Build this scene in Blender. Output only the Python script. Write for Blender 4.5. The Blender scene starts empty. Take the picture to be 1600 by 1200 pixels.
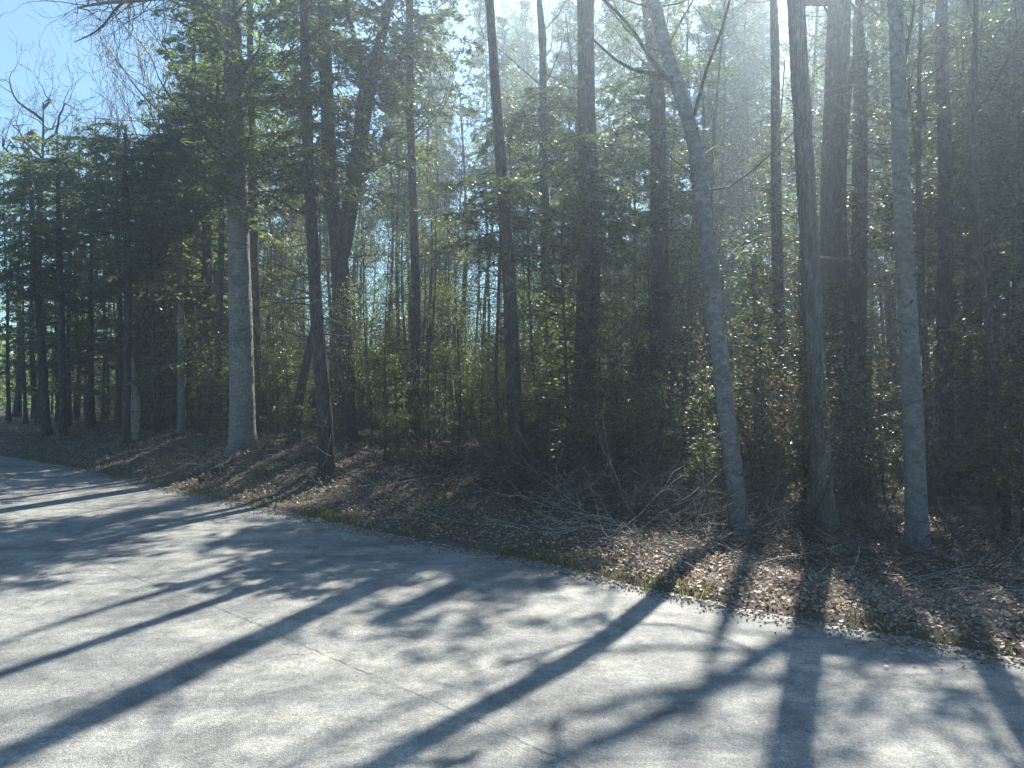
import bpy, math, random
import numpy as np
from mathutils import Vector
R = math.radians
rng = np.random.default_rng(11)
random.seed(11)
SC = bpy.context.scene
COL = SC.collection

# ------------------------------------------------------------------ camera, sky, sun, exposure
F = 1208.0; CH = 1.7; HY = 600.0           # focal length in photo pixels, eye height, horizon row
cam = bpy.data.cameras.new('camera'); cam.sensor_width = 36; cam.lens = F/1600*36
cam.clip_start = 0.05; cam.clip_end = 3000
cam_o = bpy.data.objects.new('camera', cam); COL.objects.link(cam_o)
cam_o.location = (0, 0, CH); cam_o.rotation_euler = (R(90), 0, 0); SC.camera = cam_o

SUN_AZ = R(20.5); SUN_EL = R(42)
w = bpy.data.worlds.new('World'); SC.world = w; w.use_nodes = True
nt = w.node_tree
sky = nt.nodes.new('ShaderNodeTexSky'); sky.sky_type = 'NISHITA'; sky.sun_disc = False
sky.sun_elevation = SUN_EL; sky.sun_rotation = SUN_AZ
sky.air_density = 1.25; sky.dust_density = 0.1; sky.ozone_density = 1.2
bg = nt.nodes['Background']; bg.inputs['Strength'].default_value = 0.051
gm = nt.nodes.new('ShaderNodeMix'); gm.data_type = 'RGBA'; gm.blend_type = 'MULTIPLY'; gm.inputs[0].default_value = 1
gm.inputs[7].default_value = (.66, .95, 1.12, 1)        # the camera's cool white balance
nt.links.new(sky.outputs[0], gm.inputs[6]); nt.links.new(gm.outputs[2], bg.inputs[0])
sd = bpy.data.lights.new('sun', 'SUN'); sd.energy = 5.0; sd.angle = R(0.55); sd.color = (1.0, 0.965, 0.86)
so = bpy.data.objects.new('sun', sd); COL.objects.link(so)
SD = Vector((math.sin(SUN_AZ)*math.cos(SUN_EL), math.cos(SUN_AZ)*math.cos(SUN_EL), math.sin(SUN_EL)))
so.location = SD*60; so.rotation_euler = SD.to_track_quat('Z', 'Y').to_euler()
vs = SC.view_settings; vs.view_transform = 'Standard'; vs.look = 'None'; vs.gamma = 1; vs.exposure = 1.6
SC.render.engine = 'CYCLES'
cy = SC.cycles; cy.use_denoising = True; cy.denoising_prefilter = 'NONE'; cy.denoising_input_passes = 'RGB_ALBEDO_NORMAL'
cy.max_bounces = 8; cy.diffuse_bounces = 6; cy.glossy_bounces = 2; cy.transmission_bounces = 6
cy.volume_bounces = 0; cy.transparent_max_bounces = 4; cy.caustics_reflective = False; cy.caustics_refractive = False
cy.sample_clamp_indirect = 4

# ------------------------------------------------------------------ terrain functions
EDGE_PX = [(1600,1035),(1425,1000),(1250,970),(1130,946),(1000,920),(850,880),(700,855),(450,802),(300,771),(100,728),(0,712)]
ex, ey = [], []
for px, py in EDGE_PX:
    y = CH*F/(py-HY); ex.append((px-800)/F*y); ey.append(y)
ex = [16.0, 8.0] + ex + [-60.0, -300.0]; ey = [-4.5, 1.2] + ey + [ey[-1]+44.0, ey[-1]+260.0]
order = np.argsort(ex); EX = np.array(ex)[order]; EY = np.array(ey)[order]
def dist(x, y): return (y-np.interp(x, EX, EY))*0.75
def sstep(a, b, v):
    t = np.clip((v-a)/(b-a), 0, 1); return t*t*(3-2*t)
ph = rng.uniform(0, 6.28, 12)
def bumps(x, y):
    return (np.sin(x*1.7+ph[0]+.6*y)*np.cos(y*1.3+ph[1])*.5 + np.sin(x*3.9+ph[2]-y*2.1)*np.cos(y*3.3+ph[3])*.3
            + np.sin(x*8.3+ph[4]+y*5.1)*np.cos(y*7.7+ph[5])*.2)
def gh(x, y):
    x = np.asarray(x, float); y = np.asarray(y, float)
    d = dist(x, y)
    amp = np.interp(x, [-30, -12, -4.5, -2, 0.6, 2.2, 4, 12], [.3, .4, .52, .42, .30, -.12, -.24, -.3])
    h = amp*sstep(0.15, 2.6, d) + .05*bumps(x, y)*sstep(.1, 1.2, d)
    h = h + .035*sstep(0.0, .12, d) - .03*(1-sstep(-.03, .02, d))
    far = -7.6-.0
    h = h + np.where(d < far, .02*bumps(x, y)+.02, 0)
    return h
def ray_ground(px, py):
    """point of the ground seen at a place of the photograph"""
    lo = None
    for y in np.arange(3.0, 60, .02):
        z = CH-(py-HY)/F*y; x = (px-800)/F*y
        if z <= gh(x, y): return float(x), float(y), float(gh(x, y))
    return x, y, 0.
def sh(px, py, h):
    """point at height h whose shadow falls on the road at (px, py)"""
    y = CH*F/(py-HY); x = (px-800)/F*y
    t = h/math.tan(SUN_EL)
    return (x+math.sin(SUN_AZ)*t, y+math.cos(SUN_AZ)*t, h)
def at(px, py, y): return ((px-800)/F*y, y, CH-(py-HY)/F*y)

# ------------------------------------------------------------------ materials
def nodes(name):
    m = bpy.data.materials.new(name); m.use_nodes = True
    n = m.node_tree; b = n.nodes['Principled BSDF']
    return m, n, b
def N(n, t, **kw):
    x = n.nodes.new(t)
    for k, v in kw.items(): setattr(x, k, v)
    return x
def ramp(n, fac, stops, interp='LINEAR'):
    r = N(n, 'ShaderNodeValToRGB'); r.color_ramp.interpolation = interp
    e = r.color_ramp.elements
    while len(e) < len(stops): e.new(.5)
    for i, (p, c) in enumerate(stops):
        e[i].position = p; e[i].color = (c[0], c[1], c[2], 1)
    n.links.new(fac, r.inputs[0]); return r.outputs[0]
def noise(n, scale, detail=4, rough=.6, vec=None, dist_=0):
    t = N(n, 'ShaderNodeTexNoise'); t.inputs['Scale'].default_value = scale; t.inputs['Detail'].default_value = detail
    t.inputs['Roughness'].default_value = rough; t.inputs['Distortion'].default_value = dist_
    if vec is not None: n.links.new(vec, t.inputs['Vector'])
    return t.outputs['Fac']
def mixc(n, a, b, fac, mode='MIX'):
    m = N(n, 'ShaderNodeMix', data_type='RGBA', blend_type=mode)
    for s, v in ((0, fac), (6, a), (7, b)):
        if isinstance(v, (int, float)): m.inputs[s].default_value = v
        elif isinstance(v, tuple): m.inputs[s].default_value = (*v, 1)
        else: n.links.new(v, m.inputs[s])
    return m.outputs[2]

def leaf_mat(name, cols, trans=.5, rough=.45, tcol=None, spec=.5):
    m, n, b = nodes(name)
    g = N(n, 'ShaderNodeNewGeometry')
    c = ramp(n, g.outputs['Random Per Island'], cols)
    oi = N(n, 'ShaderNodeObjectInfo')
    hs = N(n, 'ShaderNodeHueSaturation'); n.links.new(c, hs.inputs['Color'])
    mr = N(n, 'ShaderNodeMapRange'); mr.inputs[3].default_value = .75; mr.inputs[4].default_value = 1.3
    n.links.new(oi.outputs['Random'], mr.inputs[0]); n.links.new(mr.outputs[0], hs.inputs['Value'])
    mh = N(n, 'ShaderNodeMapRange'); mh.inputs[3].default_value = .475; mh.inputs[4].default_value = .52
    n.links.new(oi.outputs['Random'], mh.inputs[0]); n.links.new(mh.outputs[0], hs.inputs['Hue'])
    n.links.new(hs.outputs[0], b.inputs['Base Color']); b.inputs['Roughness'].default_value = rough
    b.inputs['Specular IOR Level'].default_value = spec
    if trans > 0:
        t = N(n, 'ShaderNodeBsdfTranslucent')
        tc = mixc(n, hs.outputs[0], tcol or (1., 1., .55), 1.0, 'MULTIPLY')
        sc_ = mixc(n, tc, (2.2, 2.2, 2.2), 1.0, 'MULTIPLY')
        n.links.new(sc_, t.inputs['Color'])
        mx = N(n, 'ShaderNodeMixShader'); mx.inputs[0].default_value = trans
        n.links.new(b.outputs[0], mx.inputs[1]); n.links.new(t.outputs[0], mx.inputs[2])
        n.links.new(mx.outputs[0], n.nodes['Material Output'].inputs['Surface'])
    return m

def bark_mat(name, c1, c2, c3, vs_=(9, 9, 1.6), bump=.5, blotch=None, crack=.8):
    m, n, b = nodes(name)
    tc = N(n, 'ShaderNodeTexCoord'); mp = N(n, 'ShaderNodeMapping'); mp.inputs['Scale'].default_value = vs_
    n.links.new(tc.outputs['Object'], mp.inputs[0])
    f1 = noise(n, 3.2, 6, .7, mp.outputs[0], .6)
    f2 = noise(n, 1.1, 3, .6, tc.outputs['Object'])
    v = N(n, 'ShaderNodeTexVoronoi', feature='DISTANCE_TO_EDGE'); v.inputs['Scale'].default_value = 4.2
    wn = N(n, 'ShaderNodeTexNoise'); wn.inputs['Scale'].default_value = 2.5; wn.inputs['Detail'].default_value = 4; n.links.new(mp.outputs[0], wn.inputs['Vector'])
    va = N(n, 'ShaderNodeMix', data_type='RGBA', blend_type='ADD'); va.inputs[0].default_value = .9
    n.links.new(mp.outputs[0], va.inputs[6]); n.links.new(wn.outputs['Color'], va.inputs[7]); n.links.new(va.outputs[2], v.inputs['Vector'])
    oi = N(n, 'ShaderNodeObjectInfo')
    f3 = noise(n, 1.3, 5, .75, mp.outputs[0], 1.2)
    c = ramp(n, f1, [(.32, c1), (.5, c2), (.66, c3)])
    lo_ = .75 if blotch else .45
    big = ramp(n, f3, [(.35, (lo_, lo_, lo_)), (.5, (.97, .97, .97)), (.68, (1.25, 1.23, 1.2))])
    c = mixc(n, c, big, .85, 'MULTIPLY')
    crk = ramp(n, v.outputs['Distance'], [(0, (.22, .22, .22)), (.16, (1, 1, 1))])
    c = mixc(n, c, crk, crack, 'MULTIPLY')
    f4 = noise(n, 5.5, 3, .6, tc.outputs['Object'], .5)
    li = ramp(n, f4, [(.60, (0, 0, 0)), (.66, (.35, .35, .35))])
    c = mixc(n, c, (.20, .23, .17), li)                       # lichen
    if blotch:
        bf = ramp(n, f2, [(.52, (0, 0, 0)), (.68, (.7, .7, .7))])
        c = mixc(n, c, blotch, bf)
    n.links.new(c, b.inputs['Base Color']); b.inputs['Roughness'].default_value = .9
    b.inputs['Specular IOR Level'].default_value = .2
    bp = N(n, 'ShaderNodeBump'); bp.inputs['Strength'].default_value = min(1, bump*1.6); bp.inputs['Distance'].default_value = .035
    ad = N(n, 'ShaderNodeMath', operation='ADD'); n.links.new(f1, ad.inputs[0])
    vm = N(n, 'ShaderNodeMath', operation='MULTIPLY'); vm.inputs[1].default_value = crack; n.links.new(v.outputs['Distance'], vm.inputs[0]); n.links.new(vm.outputs[0], ad.inputs[1])
    n.links.new(ad.outputs[0], bp.inputs['Height']); n.links.new(bp.outputs[0], b.inputs['Normal'])
    return m

M = {}
M['conifer'] = leaf_mat('conifer_needles', [(0, (.020, .035, .020)), (.5, (.038, .060, .032)), (.85, (.062, .085, .042)), (1, (.13, .15, .075))], .66, .4, spec=.5)
M['cedar'] = leaf_mat('cedar_sprays', [(0, (.044, .066, .036)), (.6, (.078, .104, .058)), (1, (.12, .15, .07))], .6, .38, spec=.6)
M['young'] = leaf_mat('young_leaves', [(0, (.05, .075, .026)), (.6, (.09, .115, .042)), (1, (.17, .18, .085))], .65, .4, spec=.6)
M['bud'] = leaf_mat('spring_buds', [(0, (.15, .14, .05)), (.6, (.24, .22, .09)), (1, (.34, .30, .16))], .5, .5)
M['dry'] = leaf_mat('dry_leaves', [(0, (.06, .045, .036)), (.35, (.19, .145, .10)), (.7, (.29, .235, .175)), (.92, (.40, .335, .27)), (1, (.54, .47, .41))], .25, .55, (1, .8, .6))
M['dead_brown'] = leaf_mat('withered_leaves', [(0, (.07, .055, .04)), (.6, (.12, .095, .068)), (1, (.19, .16, .11))], .3, .6, (1, .8, .5))
M['grass'] = leaf_mat('grass_blades', [(0, (.04, .06, .02)), (.6, (.075, .10, .03)), (1, (.20, .17, .09))], .5, .5)
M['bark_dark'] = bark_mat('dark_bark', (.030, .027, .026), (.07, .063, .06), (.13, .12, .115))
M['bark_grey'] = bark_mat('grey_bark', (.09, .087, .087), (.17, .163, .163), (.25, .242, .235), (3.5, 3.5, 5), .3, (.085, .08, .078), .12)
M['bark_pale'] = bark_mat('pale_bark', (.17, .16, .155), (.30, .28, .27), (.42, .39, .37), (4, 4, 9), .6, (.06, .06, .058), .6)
M['bark_shag'] = bark_mat('shaggy_bark', (.09, .085, .078), (.22, .205, .185), (.34, .32, .29), (12, 12, 1.0), .8, None, .6)
M['twig'] = bark_mat('twig_bark', (.04, .034, .03), (.075, .065, .06), (.13, .12, .11), (9, 9, 3), .2)
M['snag'] = bark_mat('barkless_wood', (.42, .38, .33), (.6, .56, .5), (.7, .66, .6), (12, 12, 1.2), .4, None, .3)
M['dead_wood'] = bark_mat('bleached_wood', (.32, .29, .26), (.52, .48, .44), (.65, .61, .56), (12, 12, 1.2), .4)

def ground_mat():
    m, n, b = nodes('forest_floor')
    tc = N(n, 'ShaderNodeTexCoord')
    a = noise(n, 14, 6, .75, tc.outputs['Object']); c_ = noise(n, 1.2, 4, .6, tc.outputs['Object'])
    v = N(n, 'ShaderNodeTexVoronoi'); v.inputs['Scale'].default_value = 16; n.links.new(tc.outputs['Object'], v.inputs['Vector'])
    col = ramp(n, a, [(.3, (.030, .022, .017)), (.5, (.075, .055, .042)), (.7, (.15, .115, .09))])
    col2 = mixc(n, col, v.outputs['Color'], .12, 'OVERLAY')
    green = ramp(n, c_, [(.5, (0, 0, 0)), (.68, (.5, .5, .5))])
    col3 = mixc(n, col2, (.06, .075, .025), green)
    n.links.new(col3, b.inputs['Base Color']); b.inputs['Roughness'].default_value = .95
    bp = N(n, 'ShaderNodeBump'); bp.inputs['Strength'].default_value = .8; bp.inputs['Distance'].default_value = .03
    n.links.new(a, bp.inputs['Height']); n.links.new(bp.outputs[0], b.inputs['Normal'])
    return m
def road_mat():
    m, n, b = nodes('worn_asphalt')
    tc = N(n, 'ShaderNodeTexCoord')
    mp = N(n, 'ShaderNodeMapping'); mp.inputs['Rotation'].default_value = (0, 0, R(41)); mp.inputs['Scale'].default_value = (.35, 1.6, 1)
    n.links.new(tc.outputs['Object'], mp.inputs[0])
    fine = noise(n, 95, 3, .8, tc.outputs['Object']); mid = noise(n, 3.4, 6, .72, tc.outputs['Object'], .8)
    big = noise(n, 1.1, 4, .6, mp.outputs[0])
    v = N(n, 'ShaderNodeTexVoronoi'); v.inputs['Scale'].default_value = 130; n.links.new(tc.outputs['Object'], v.inputs['Vector'])
    fine2 = noise(n, 22, 5, .8, tc.outputs['Object'])
    base = ramp(n, mid, [(.33, (.18, .175, .165)), (.5, (.26, .252, .235)), (.66, (.32, .31, .285))])
    wide = ramp(n, big, [(.36, (.60, .63, .67)), (.5, (.9, .92, .94)), (.62, (1.12, 1.12, 1.08))])
    fz = ramp(n, fine2, [(.3, (.72, .72, .73)), (.5, (1, 1, 1)), (.7, (1.2, 1.2, 1.18))])
    wide = mixc(n, wide, fz, .8, 'MULTIPLY')
    stn = ramp(n, noise(n, .8, 6, .7, tc.outputs['Object'], 1.5), [(.42, (.62, .64, .66)), (.54, (1, 1, 1))])
    spl = ramp(n, noise(n, 6.5, 4, .65, tc.outputs['Object'], .6), [(.34, (.66, .66, .67)), (.46, (1, 1, 1)), (.7, (1.1, 1.1, 1.08))])
    wide = mixc(n, wide, stn, .75, 'MULTIPLY'); wide = mixc(n, wide, spl, .8, 'MULTIPLY')
    c = mixc(n, base, wide, 1.0, 'MULTIPLY')
    sp = ramp(n, fine, [(.32, (.6, .6, .6)), (.5, (1, 1, 1)), (.68, (1.35, 1.34, 1.3))])
    c = mixc(n, c, sp, .9, 'MULTIPLY')
    st = ramp(n, v.outputs['Color'], [(.1, (.6, .6, .6)), (.6, (1.1, 1.1, 1.1)), (.9, (1.4, 1.36, 1.3))])
    c = mixc(n, c, st, .6, 'MULTIPLY')
    n.links.new(c, b.inputs['Base Color']); b.inputs['Roughness'].default_value = .72
    b.inputs['Specular IOR Level'].default_value = .35
    bp = N(n, 'ShaderNodeBump'); bp.inputs['Strength'].default_value = .55; bp.inputs['Distance'].default_value = .006
    ad = N(n, 'ShaderNodeMath', operation='ADD'); n.links.new(fine, ad.inputs[0]); n.links.new(v.outputs['Distance'], ad.inputs[1])
    n.links.new(ad.outputs[0], bp.inputs['Height']); n.links.new(bp.outputs[0], b.inputs['Normal'])
    return m
M['ground'] = ground_mat(); M['road'] = road_mat()
mm, n_, b_ = nodes('seam_tar'); b_.inputs['Base Color'].default_value = (.10, .10, .10, 1); b_.inputs['Roughness'].default_value = .9; M['seam'] = mm
mm, n_, b_ = nodes('gravel_stone')
g_ = N(n_, 'ShaderNodeNewGeometry')
n_.links.new(ramp(n_, g_.outputs['Random Per Island'], [(0, (.10, .10, .10)), (.6, (.22, .20, .18)), (1, (.36, .33, .29))]), b_.inputs['Base Color'])
b_.inputs['Roughness'].default_value = .9; M['gravel'] = mm

# ------------------------------------------------------------------ mesh building
class MB:
    def __init__(s): s.v = []; s.q = []; s.t = []; s.n = 0
    def add(s, v, q=None, t=None):
        v = np.asarray(v, np.float32).reshape(-1, 3)
        if q is not None and len(q): s.q.append(np.asarray(q, np.int32)+s.n)
        if t is not None and len(t): s.t.append(np.asarray(t, np.int32)+s.n)
        s.v.append(v); s.n += len(v)
    def mesh(s, name, mat, smooth=False):
        me = bpy.data.meshes.new(name)
        v = np.concatenate(s.v); q = np.concatenate(s.q) if s.q else np.zeros((0, 4), np.int32)
        t = np.concatenate(s.t) if s.t else np.zeros((0, 3), np.int32)
        me.vertices.add(len(v)); me.vertices.foreach_set('co', v.ravel())
        nl = len(q)*4+len(t)*3; me.loops.add(nl)
        me.loops.foreach_set('vertex_index', np.concatenate([q.ravel(), t.ravel()]).astype(np.int32))
        me.polygons.add(len(q)+len(t))
        st = np.concatenate([np.arange(len(q))*4, len(q)*4+np.arange(len(t))*3]).astype(np.int32)
        me.polygons.foreach_set('loop_start', st)
        if smooth: me.polygons.foreach_set('use_smooth', np.ones(len(q)+len(t), bool))
        me.update(calc_edges=True); me.materials.append(mat)
        return me
    def build(s, name, mat, parent=None, smooth=False):
        if not s.v: return None
        o = bpy.data.objects.new(name, s.mesh(name, mat, smooth)); COL.objects.link(o)
        if parent is not None: o.parent = parent
        return o
def trunk_mesh(mb, Q, rad, relief=.05, flare=.5, k=36, knots=6):
    """a closely ringed trunk with ridges, swellings, knots and root buttresses"""
    s_ = np.r_[0, np.cumsum(np.linalg.norm(np.diff(Q, axis=0), axis=1))]; n = int(min(260, max(60, s_[-1]/.05)))
    u = np.concatenate([np.linspace(0, 1.2, 30, endpoint=False), np.linspace(1.2, s_[-1], n)])
    P = np.stack([np.interp(u, s_, Q[:, i]) for i in range(3)], 1); r = np.interp(u, s_, rad)
    ker = np.ones(9)/9
    for i in range(2): P[6:-6, i] = np.convolve(P[:, i], ker, 'same')[6:-6]
    T = np.gradient(P, axis=0); T /= np.linalg.norm(T, axis=1)[:, None]
    A = np.cross(T, [0, 1., 0]); A /= np.linalg.norm(A, axis=1)[:, None]; B = np.cross(T, A)
    th = np.arange(k)/k*2*math.pi; TH = th[None, :]; U = u[:, None]; p = rng.uniform(0, 6.28, 12)
    f = 1+relief*(.8*np.sin(TH*2+p[0]+.7*U)+.5*np.sin(TH*3+p[1]-1.1*U+np.sin(U*2.3+p[2]))
                  + .55*np.sin(TH*7+p[3]+1.6*np.sin(U*3.1+p[4]))*np.sin(U*5+p[5])+.5*np.sin(TH*11+p[6]+2*np.sin(U*4.7+p[7])))+relief*rng.normal(0, .35, (len(u), k))
    for i in range(knots):
        a0, h0 = rng.uniform(0, 6.28), rng.uniform(.5, s_[-1]*.8); w_ = rng.uniform(.05, .1)
        da = np.angle(np.exp(1j*(TH-a0)))
        f += rng.uniform(.04, .16)*np.exp(-(da*r[:, None]/w_)**2-((U-h0)/(w_*1.3))**2)
    hh = P[:, 2]-P[0, 2]
    lob = (np.maximum(0, np.sin(TH*2.5+p[8]))+np.maximum(0, np.sin(TH*2+p[9]+1)))
    f += (np.exp(-np.maximum(hh-.2, 0)/.16)*flare*1.5)[:, None]*(.25+.75*lob)+(np.exp(-hh/.5)*flare*.25)[:, None]
    V = P[:, None, :]+(r[:, None]*f)[:, :, None]*(np.cos(TH)[:, :, None]*A[:, None, :]+np.sin(TH)[:, :, None]*B[:, None, :])
    i = np.arange(len(u)-1)[:, None]*k; j = np.arange(k)[None, :]; j2 = (j+1) % k
    mb.add(V, np.stack([i+j, i+j2, i+k+j2, i+k+j], -1).reshape(-1, 4))
def tube(mb, pts, rad, k=6, rough=0.0, flare=0.0, cap=True):
    P = np.asarray(pts, float); r = np.asarray(rad, float); n = len(P)
    T = np.gradient(P, axis=0); T /= np.linalg.norm(T, axis=1)[:, None]+1e-9
    up = np.array([0.31, .95, .05]) if abs(T[0][2]) > .7 else np.array([0, 0, 1.])
    A = np.cross(T, up); A /= np.linalg.norm(A, axis=1)[:, None]+1e-9
    B = np.cross(T, A)
    th = np.arange(k)/k*2*math.pi
    rr = r[:, None]*np.ones((1, k))
    if rough:
        lobes = 1+rough*(np.sin(th*3+rng.uniform(0, 6))*.5+np.sin(th*5+rng.uniform(0, 6))*.35)
        rr = rr*lobes[None, :]*(1+rough*rng.normal(0, .35, (n, k)))
    if flare:
        fl = np.zeros((n, k)); hh = P[:, 2]-P[0, 2]
        fl += (np.exp(-np.maximum(hh-.15, 0)/.14)[:, None])*flare*1.5*(.7+.7*np.sin(th*4+rng.uniform(0, 6)))[None, :].clip(0)+(np.exp(-np.maximum(hh, 0)/.4)[:, None])*flare*.3
        rr = rr*(1+fl)
    V = P[:, None, :]+rr[:, :, None]*(np.cos(th)[None, :, None]*A[:, None, :]+np.sin(th)[None, :, None]*B[:, None, :])
    i = np.arange(n-1)[:, None]*k; j = np.arange(k)[None, :]; j2 = (j+1) % k
    q = np.stack([i+j, i+j2, i+k+j2, i+k+j], -1).reshape(-1, 4)
    tri = None
    Vf = V.reshape(-1, 3)
    if cap:
        Vf = np.vstack([Vf, P[-1]+T[-1]*r[-1]*.5]); c = n*k
        tri = np.stack([(n-1)*k+np.arange(k), (n-1)*k+(np.arange(k)+1) % k, np.full(k, c)], -1)
    mb.add(Vf, q, tri)
def smooth_path(pts, n):
    P = np.asarray(pts, float); s = np.r_[0, np.cumsum(np.linalg.norm(np.diff(P, axis=0), axis=1))]
    u = np.linspace(0, s[-1], n)
    Q = np.stack([np.interp(u, s, P[:, i]) for i in range(3)], 1)
    for _ in range(max(1, n//max(3, 2*len(P)))):
        Q[1:-1] = (Q[:-2]+2*Q[1:-1]+Q[2:])/4
    return Q, u/s[-1]
def leaves(mb, C, D, Nn, L, W):
    """rhombic leaf faces: centres C, long axis D, rough normals Nn"""
    C = np.asarray(C); m = len(C)
    if m == 0: return
    D = D/(np.linalg.norm(D, axis=1)[:, None]+1e-9)
    S = np.cross(D, Nn); S /= np.linalg.norm(S, axis=1)[:, None]+1e-9
    L = np.broadcast_to(L, (m,))[:, None]; W = np.broadcast_to(W, (m,))[:, None]
    V = np.stack([C-D*L*.5, C+S*W*.5-D*L*.05, C+D*L*.5, C-S*W*.5-D*L*.05], 1).reshape(-1, 3)
    mb.add(V, np.arange(m*4).reshape(-1, 4))
def rnd_unit(m):
    v = rng.normal(0, 1, (m, 3)); return v/np.linalg.norm(v, axis=1)[:, None]

def spray_branch(fol, wood, p0, az, L, slope, droop, lw=(.055, .018), dens=1.0, flat=.35, tw=.012):
    """a conifer bough: curved axis, flat side sprays of short needles-on-twig faces"""
    n = 8; u = np.linspace(0, 1, n)
    d = np.array([math.cos(az), math.sin(az), 0.]); side = np.array([-d[1], d[0], 0])
    P = p0+np.outer(u*L, d)+np.outer(slope*u*L-droop*L*u*u, [0, 0, 1])+np.outer(np.sin(u*rng.uniform(1, 3))*L*rng.normal(0, .06), side)
    if wood is not None: tube(wood, P, np.linspace(tw, .003, n), 3, cap=False)
    nb = max(3, int(L/.06*dens))
    t = rng.uniform(.12, 1, nb)
    base = np.stack([np.interp(t, u, P[:, i]) for i in range(3)], 1)
    sg = rng.choice([-1, 1], nb)
    bl = L*.42*(1.08-t)*rng.uniform(.5, 1.15, nb)+.06
    ang = rng.uniform(.75, 1.25, nb)
    bd = np.cos(ang)[:, None]*d+(np.sin(ang)*sg)[:, None]*side+np.outer(rng.normal(-.18, .16, nb), [0, 0, 1])
    m = max(3, int(13*dens))
    s = rng.uniform(.05, 1, (nb, m))
    C = base[:, None, :]+bd[:, None, :]*(s*bl[:, None])[:, :, None]
    C[:, :, 2] -= (s*s*bl[:, None])*.25
    C = C.reshape(-1, 3)+rng.normal(0, .022, (nb*m, 3))
    D = np.repeat(bd, m, 0)+rng.normal(0, .55, (nb*m, 3))*np.array([1, 1, .6])
    Nn = np.array([0, 0, 1.])+rng.normal(0, flat, (nb*m, 3))
    leaves(fol, C, D, Nn, rng.uniform(.6, 1.4, nb*m)*lw[0], rng.uniform(.7, 1.3, nb*m)*lw[1])

def conifer(H, base_f, Rm, nb, seed, lw=(.06, .02), dens=1.0, lean=.02, r0=.09, top_pow=.8, gaps=.25):
    """meshes for one evergreen: (trunk mesh builder, branches+needles builder)"""
    global rng
    keep = rng; rng = np.random.default_rng(seed)
    tr, fo = MB(), MB()
    a = rng.uniform(0, 6.28)
    hs = np.linspace(0, H, 14)
    P = np.stack([np.cos(a)*lean*hs+.03*np.sin(hs*1.1+a), np.sin(a)*lean*hs+.03*np.cos(hs*.9), hs], 1); P[0, 2] = -.25
    rad = r0*(1-.9*(hs/H))+.004
    tube(tr, P, rad, 8, .08, .25)
    # dead stubs below the crown
    for _ in range(int(H*2.2)):
        z = rng.uniform(.12, base_f+.15)*H; az = rng.uniform(0, 6.28); L = rng.uniform(.2, .8)
        p = np.array([np.interp(z, hs, P[:, 0]), np.interp(z, hs, P[:, 1]), z])
        e = p+np.array([math.cos(az)*L, math.sin(az)*L, rng.uniform(-.2, .25)*L])
        tube(tr, [p, (p+e)/2+rng.normal(0, .03, 3), e], [.009, .006, .003], 3, cap=False)
    sector = rng.uniform(0, 6.28, 3)
    for i in range(nb):
        f = rng.uniform(0, 1)**.9
        z = H*(base_f+(1-base_f)*f*.985)
        az = rng.uniform(0, 6.28)
        if rng.uniform() < gaps and abs(math.sin((az-sector[0])/2+f*3)) > .6: continue
        L = Rm*((1-f)**top_pow*.92+.08)*rng.uniform(.55, 1.15)*(.75+.25*math.sin(f*17+az))
        if f < .15: L *= rng.uniform(.5, 1)
        p = np.array([np.interp(z, hs, P[:, 0]), np.interp(z, hs, P[:, 1]), z])
        spray_branch(fo, tr, p, az, max(L, .15), rng.uniform(-.05, .35)+.4*f, rng.uniform(.15, .45)*(1-f*.7), lw, dens)
    rng = keep
    return tr, fo

def grow(mb, p, d, L, r, lvl, tips, kids=3, k0=6, wig=.16, up=.12, spread=.75, shrink=.62, nseg=6, start=.3, minr=.003):
    """bare limb with side limbs, recursively"""
    n = nseg; P = [np.array(p, float)]; d = np.array(d, float); d /= np.linalg.norm(d)
    ds = [d]
    for i in range(n):
        d = d+rng.normal(0, wig, 3)+np.array([0, 0, up/n*2]); d /= np.linalg.norm(d)
        P.append(P[-1]+d*L/n); ds.append(d)
    P = np.array(P); rad = np.linspace(r, max(r*.35, minr), n+1)
    tube(mb, P, rad, max(3, k0-(0 if lvl > 2 else 2)), cap=False)
    if lvl <= 0:
        tips.append((P[-1], ds[-1])); tips.append((P[n//2], ds[n//2])); return
    for i in range(kids):
        f = rng.uniform(start, 1.0) if i else 1.0
        j = min(n-1, int(f*n)); q = P[j]+(P[j+1]-P[j])*(f*n-j if f < 1 else 1)
        ax = rnd_unit(1)[0]; sd_ = np.cross(ds[j], ax); sd_ /= np.linalg.norm(sd_)+1e-9
        nd = ds[j]*math.cos(spread*rng.uniform(.5, 1.2))+sd_*math.sin(spread*rng.uniform(.5, 1.2))
        grow(mb, q, nd, L*shrink*rng.uniform(.75, 1.2), rad[j]*.62, lvl-1, tips, kids, k0, wig*1.15, up, spread, shrink, max(3, nseg-1), start, minr)

def tag(o, label=None, cat=None, group=None, kind=None):
    if label: o['label'] = label
    if cat: o['category'] = cat
    if group: o['group'] = group
    if kind: o['kind'] = kind
    return o
def thing(name, label, cat, loc, group=None):
    e = bpy.data.objects.new(name, None); e.empty_display_size = .2; COL.objects.link(e); e.location = loc
    return tag(e, label, cat, group)
def rel(mb, loc):
    for v in mb.v: v -= np.array(loc, np.float32)
def copy_thing(root, loc, rz, s, label=None, group=None, sz=None):
    r = root.copy(); COL.objects.link(r); r.location = loc; r.rotation_euler = (0, 0, rz); r.scale = (s, s, sz or s)
    if label: r['label'] = label
    if group: r['group'] = group
    for ch in root.children:
        c = ch.copy(); COL.objects.link(c); c.parent = r
    return r

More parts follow.
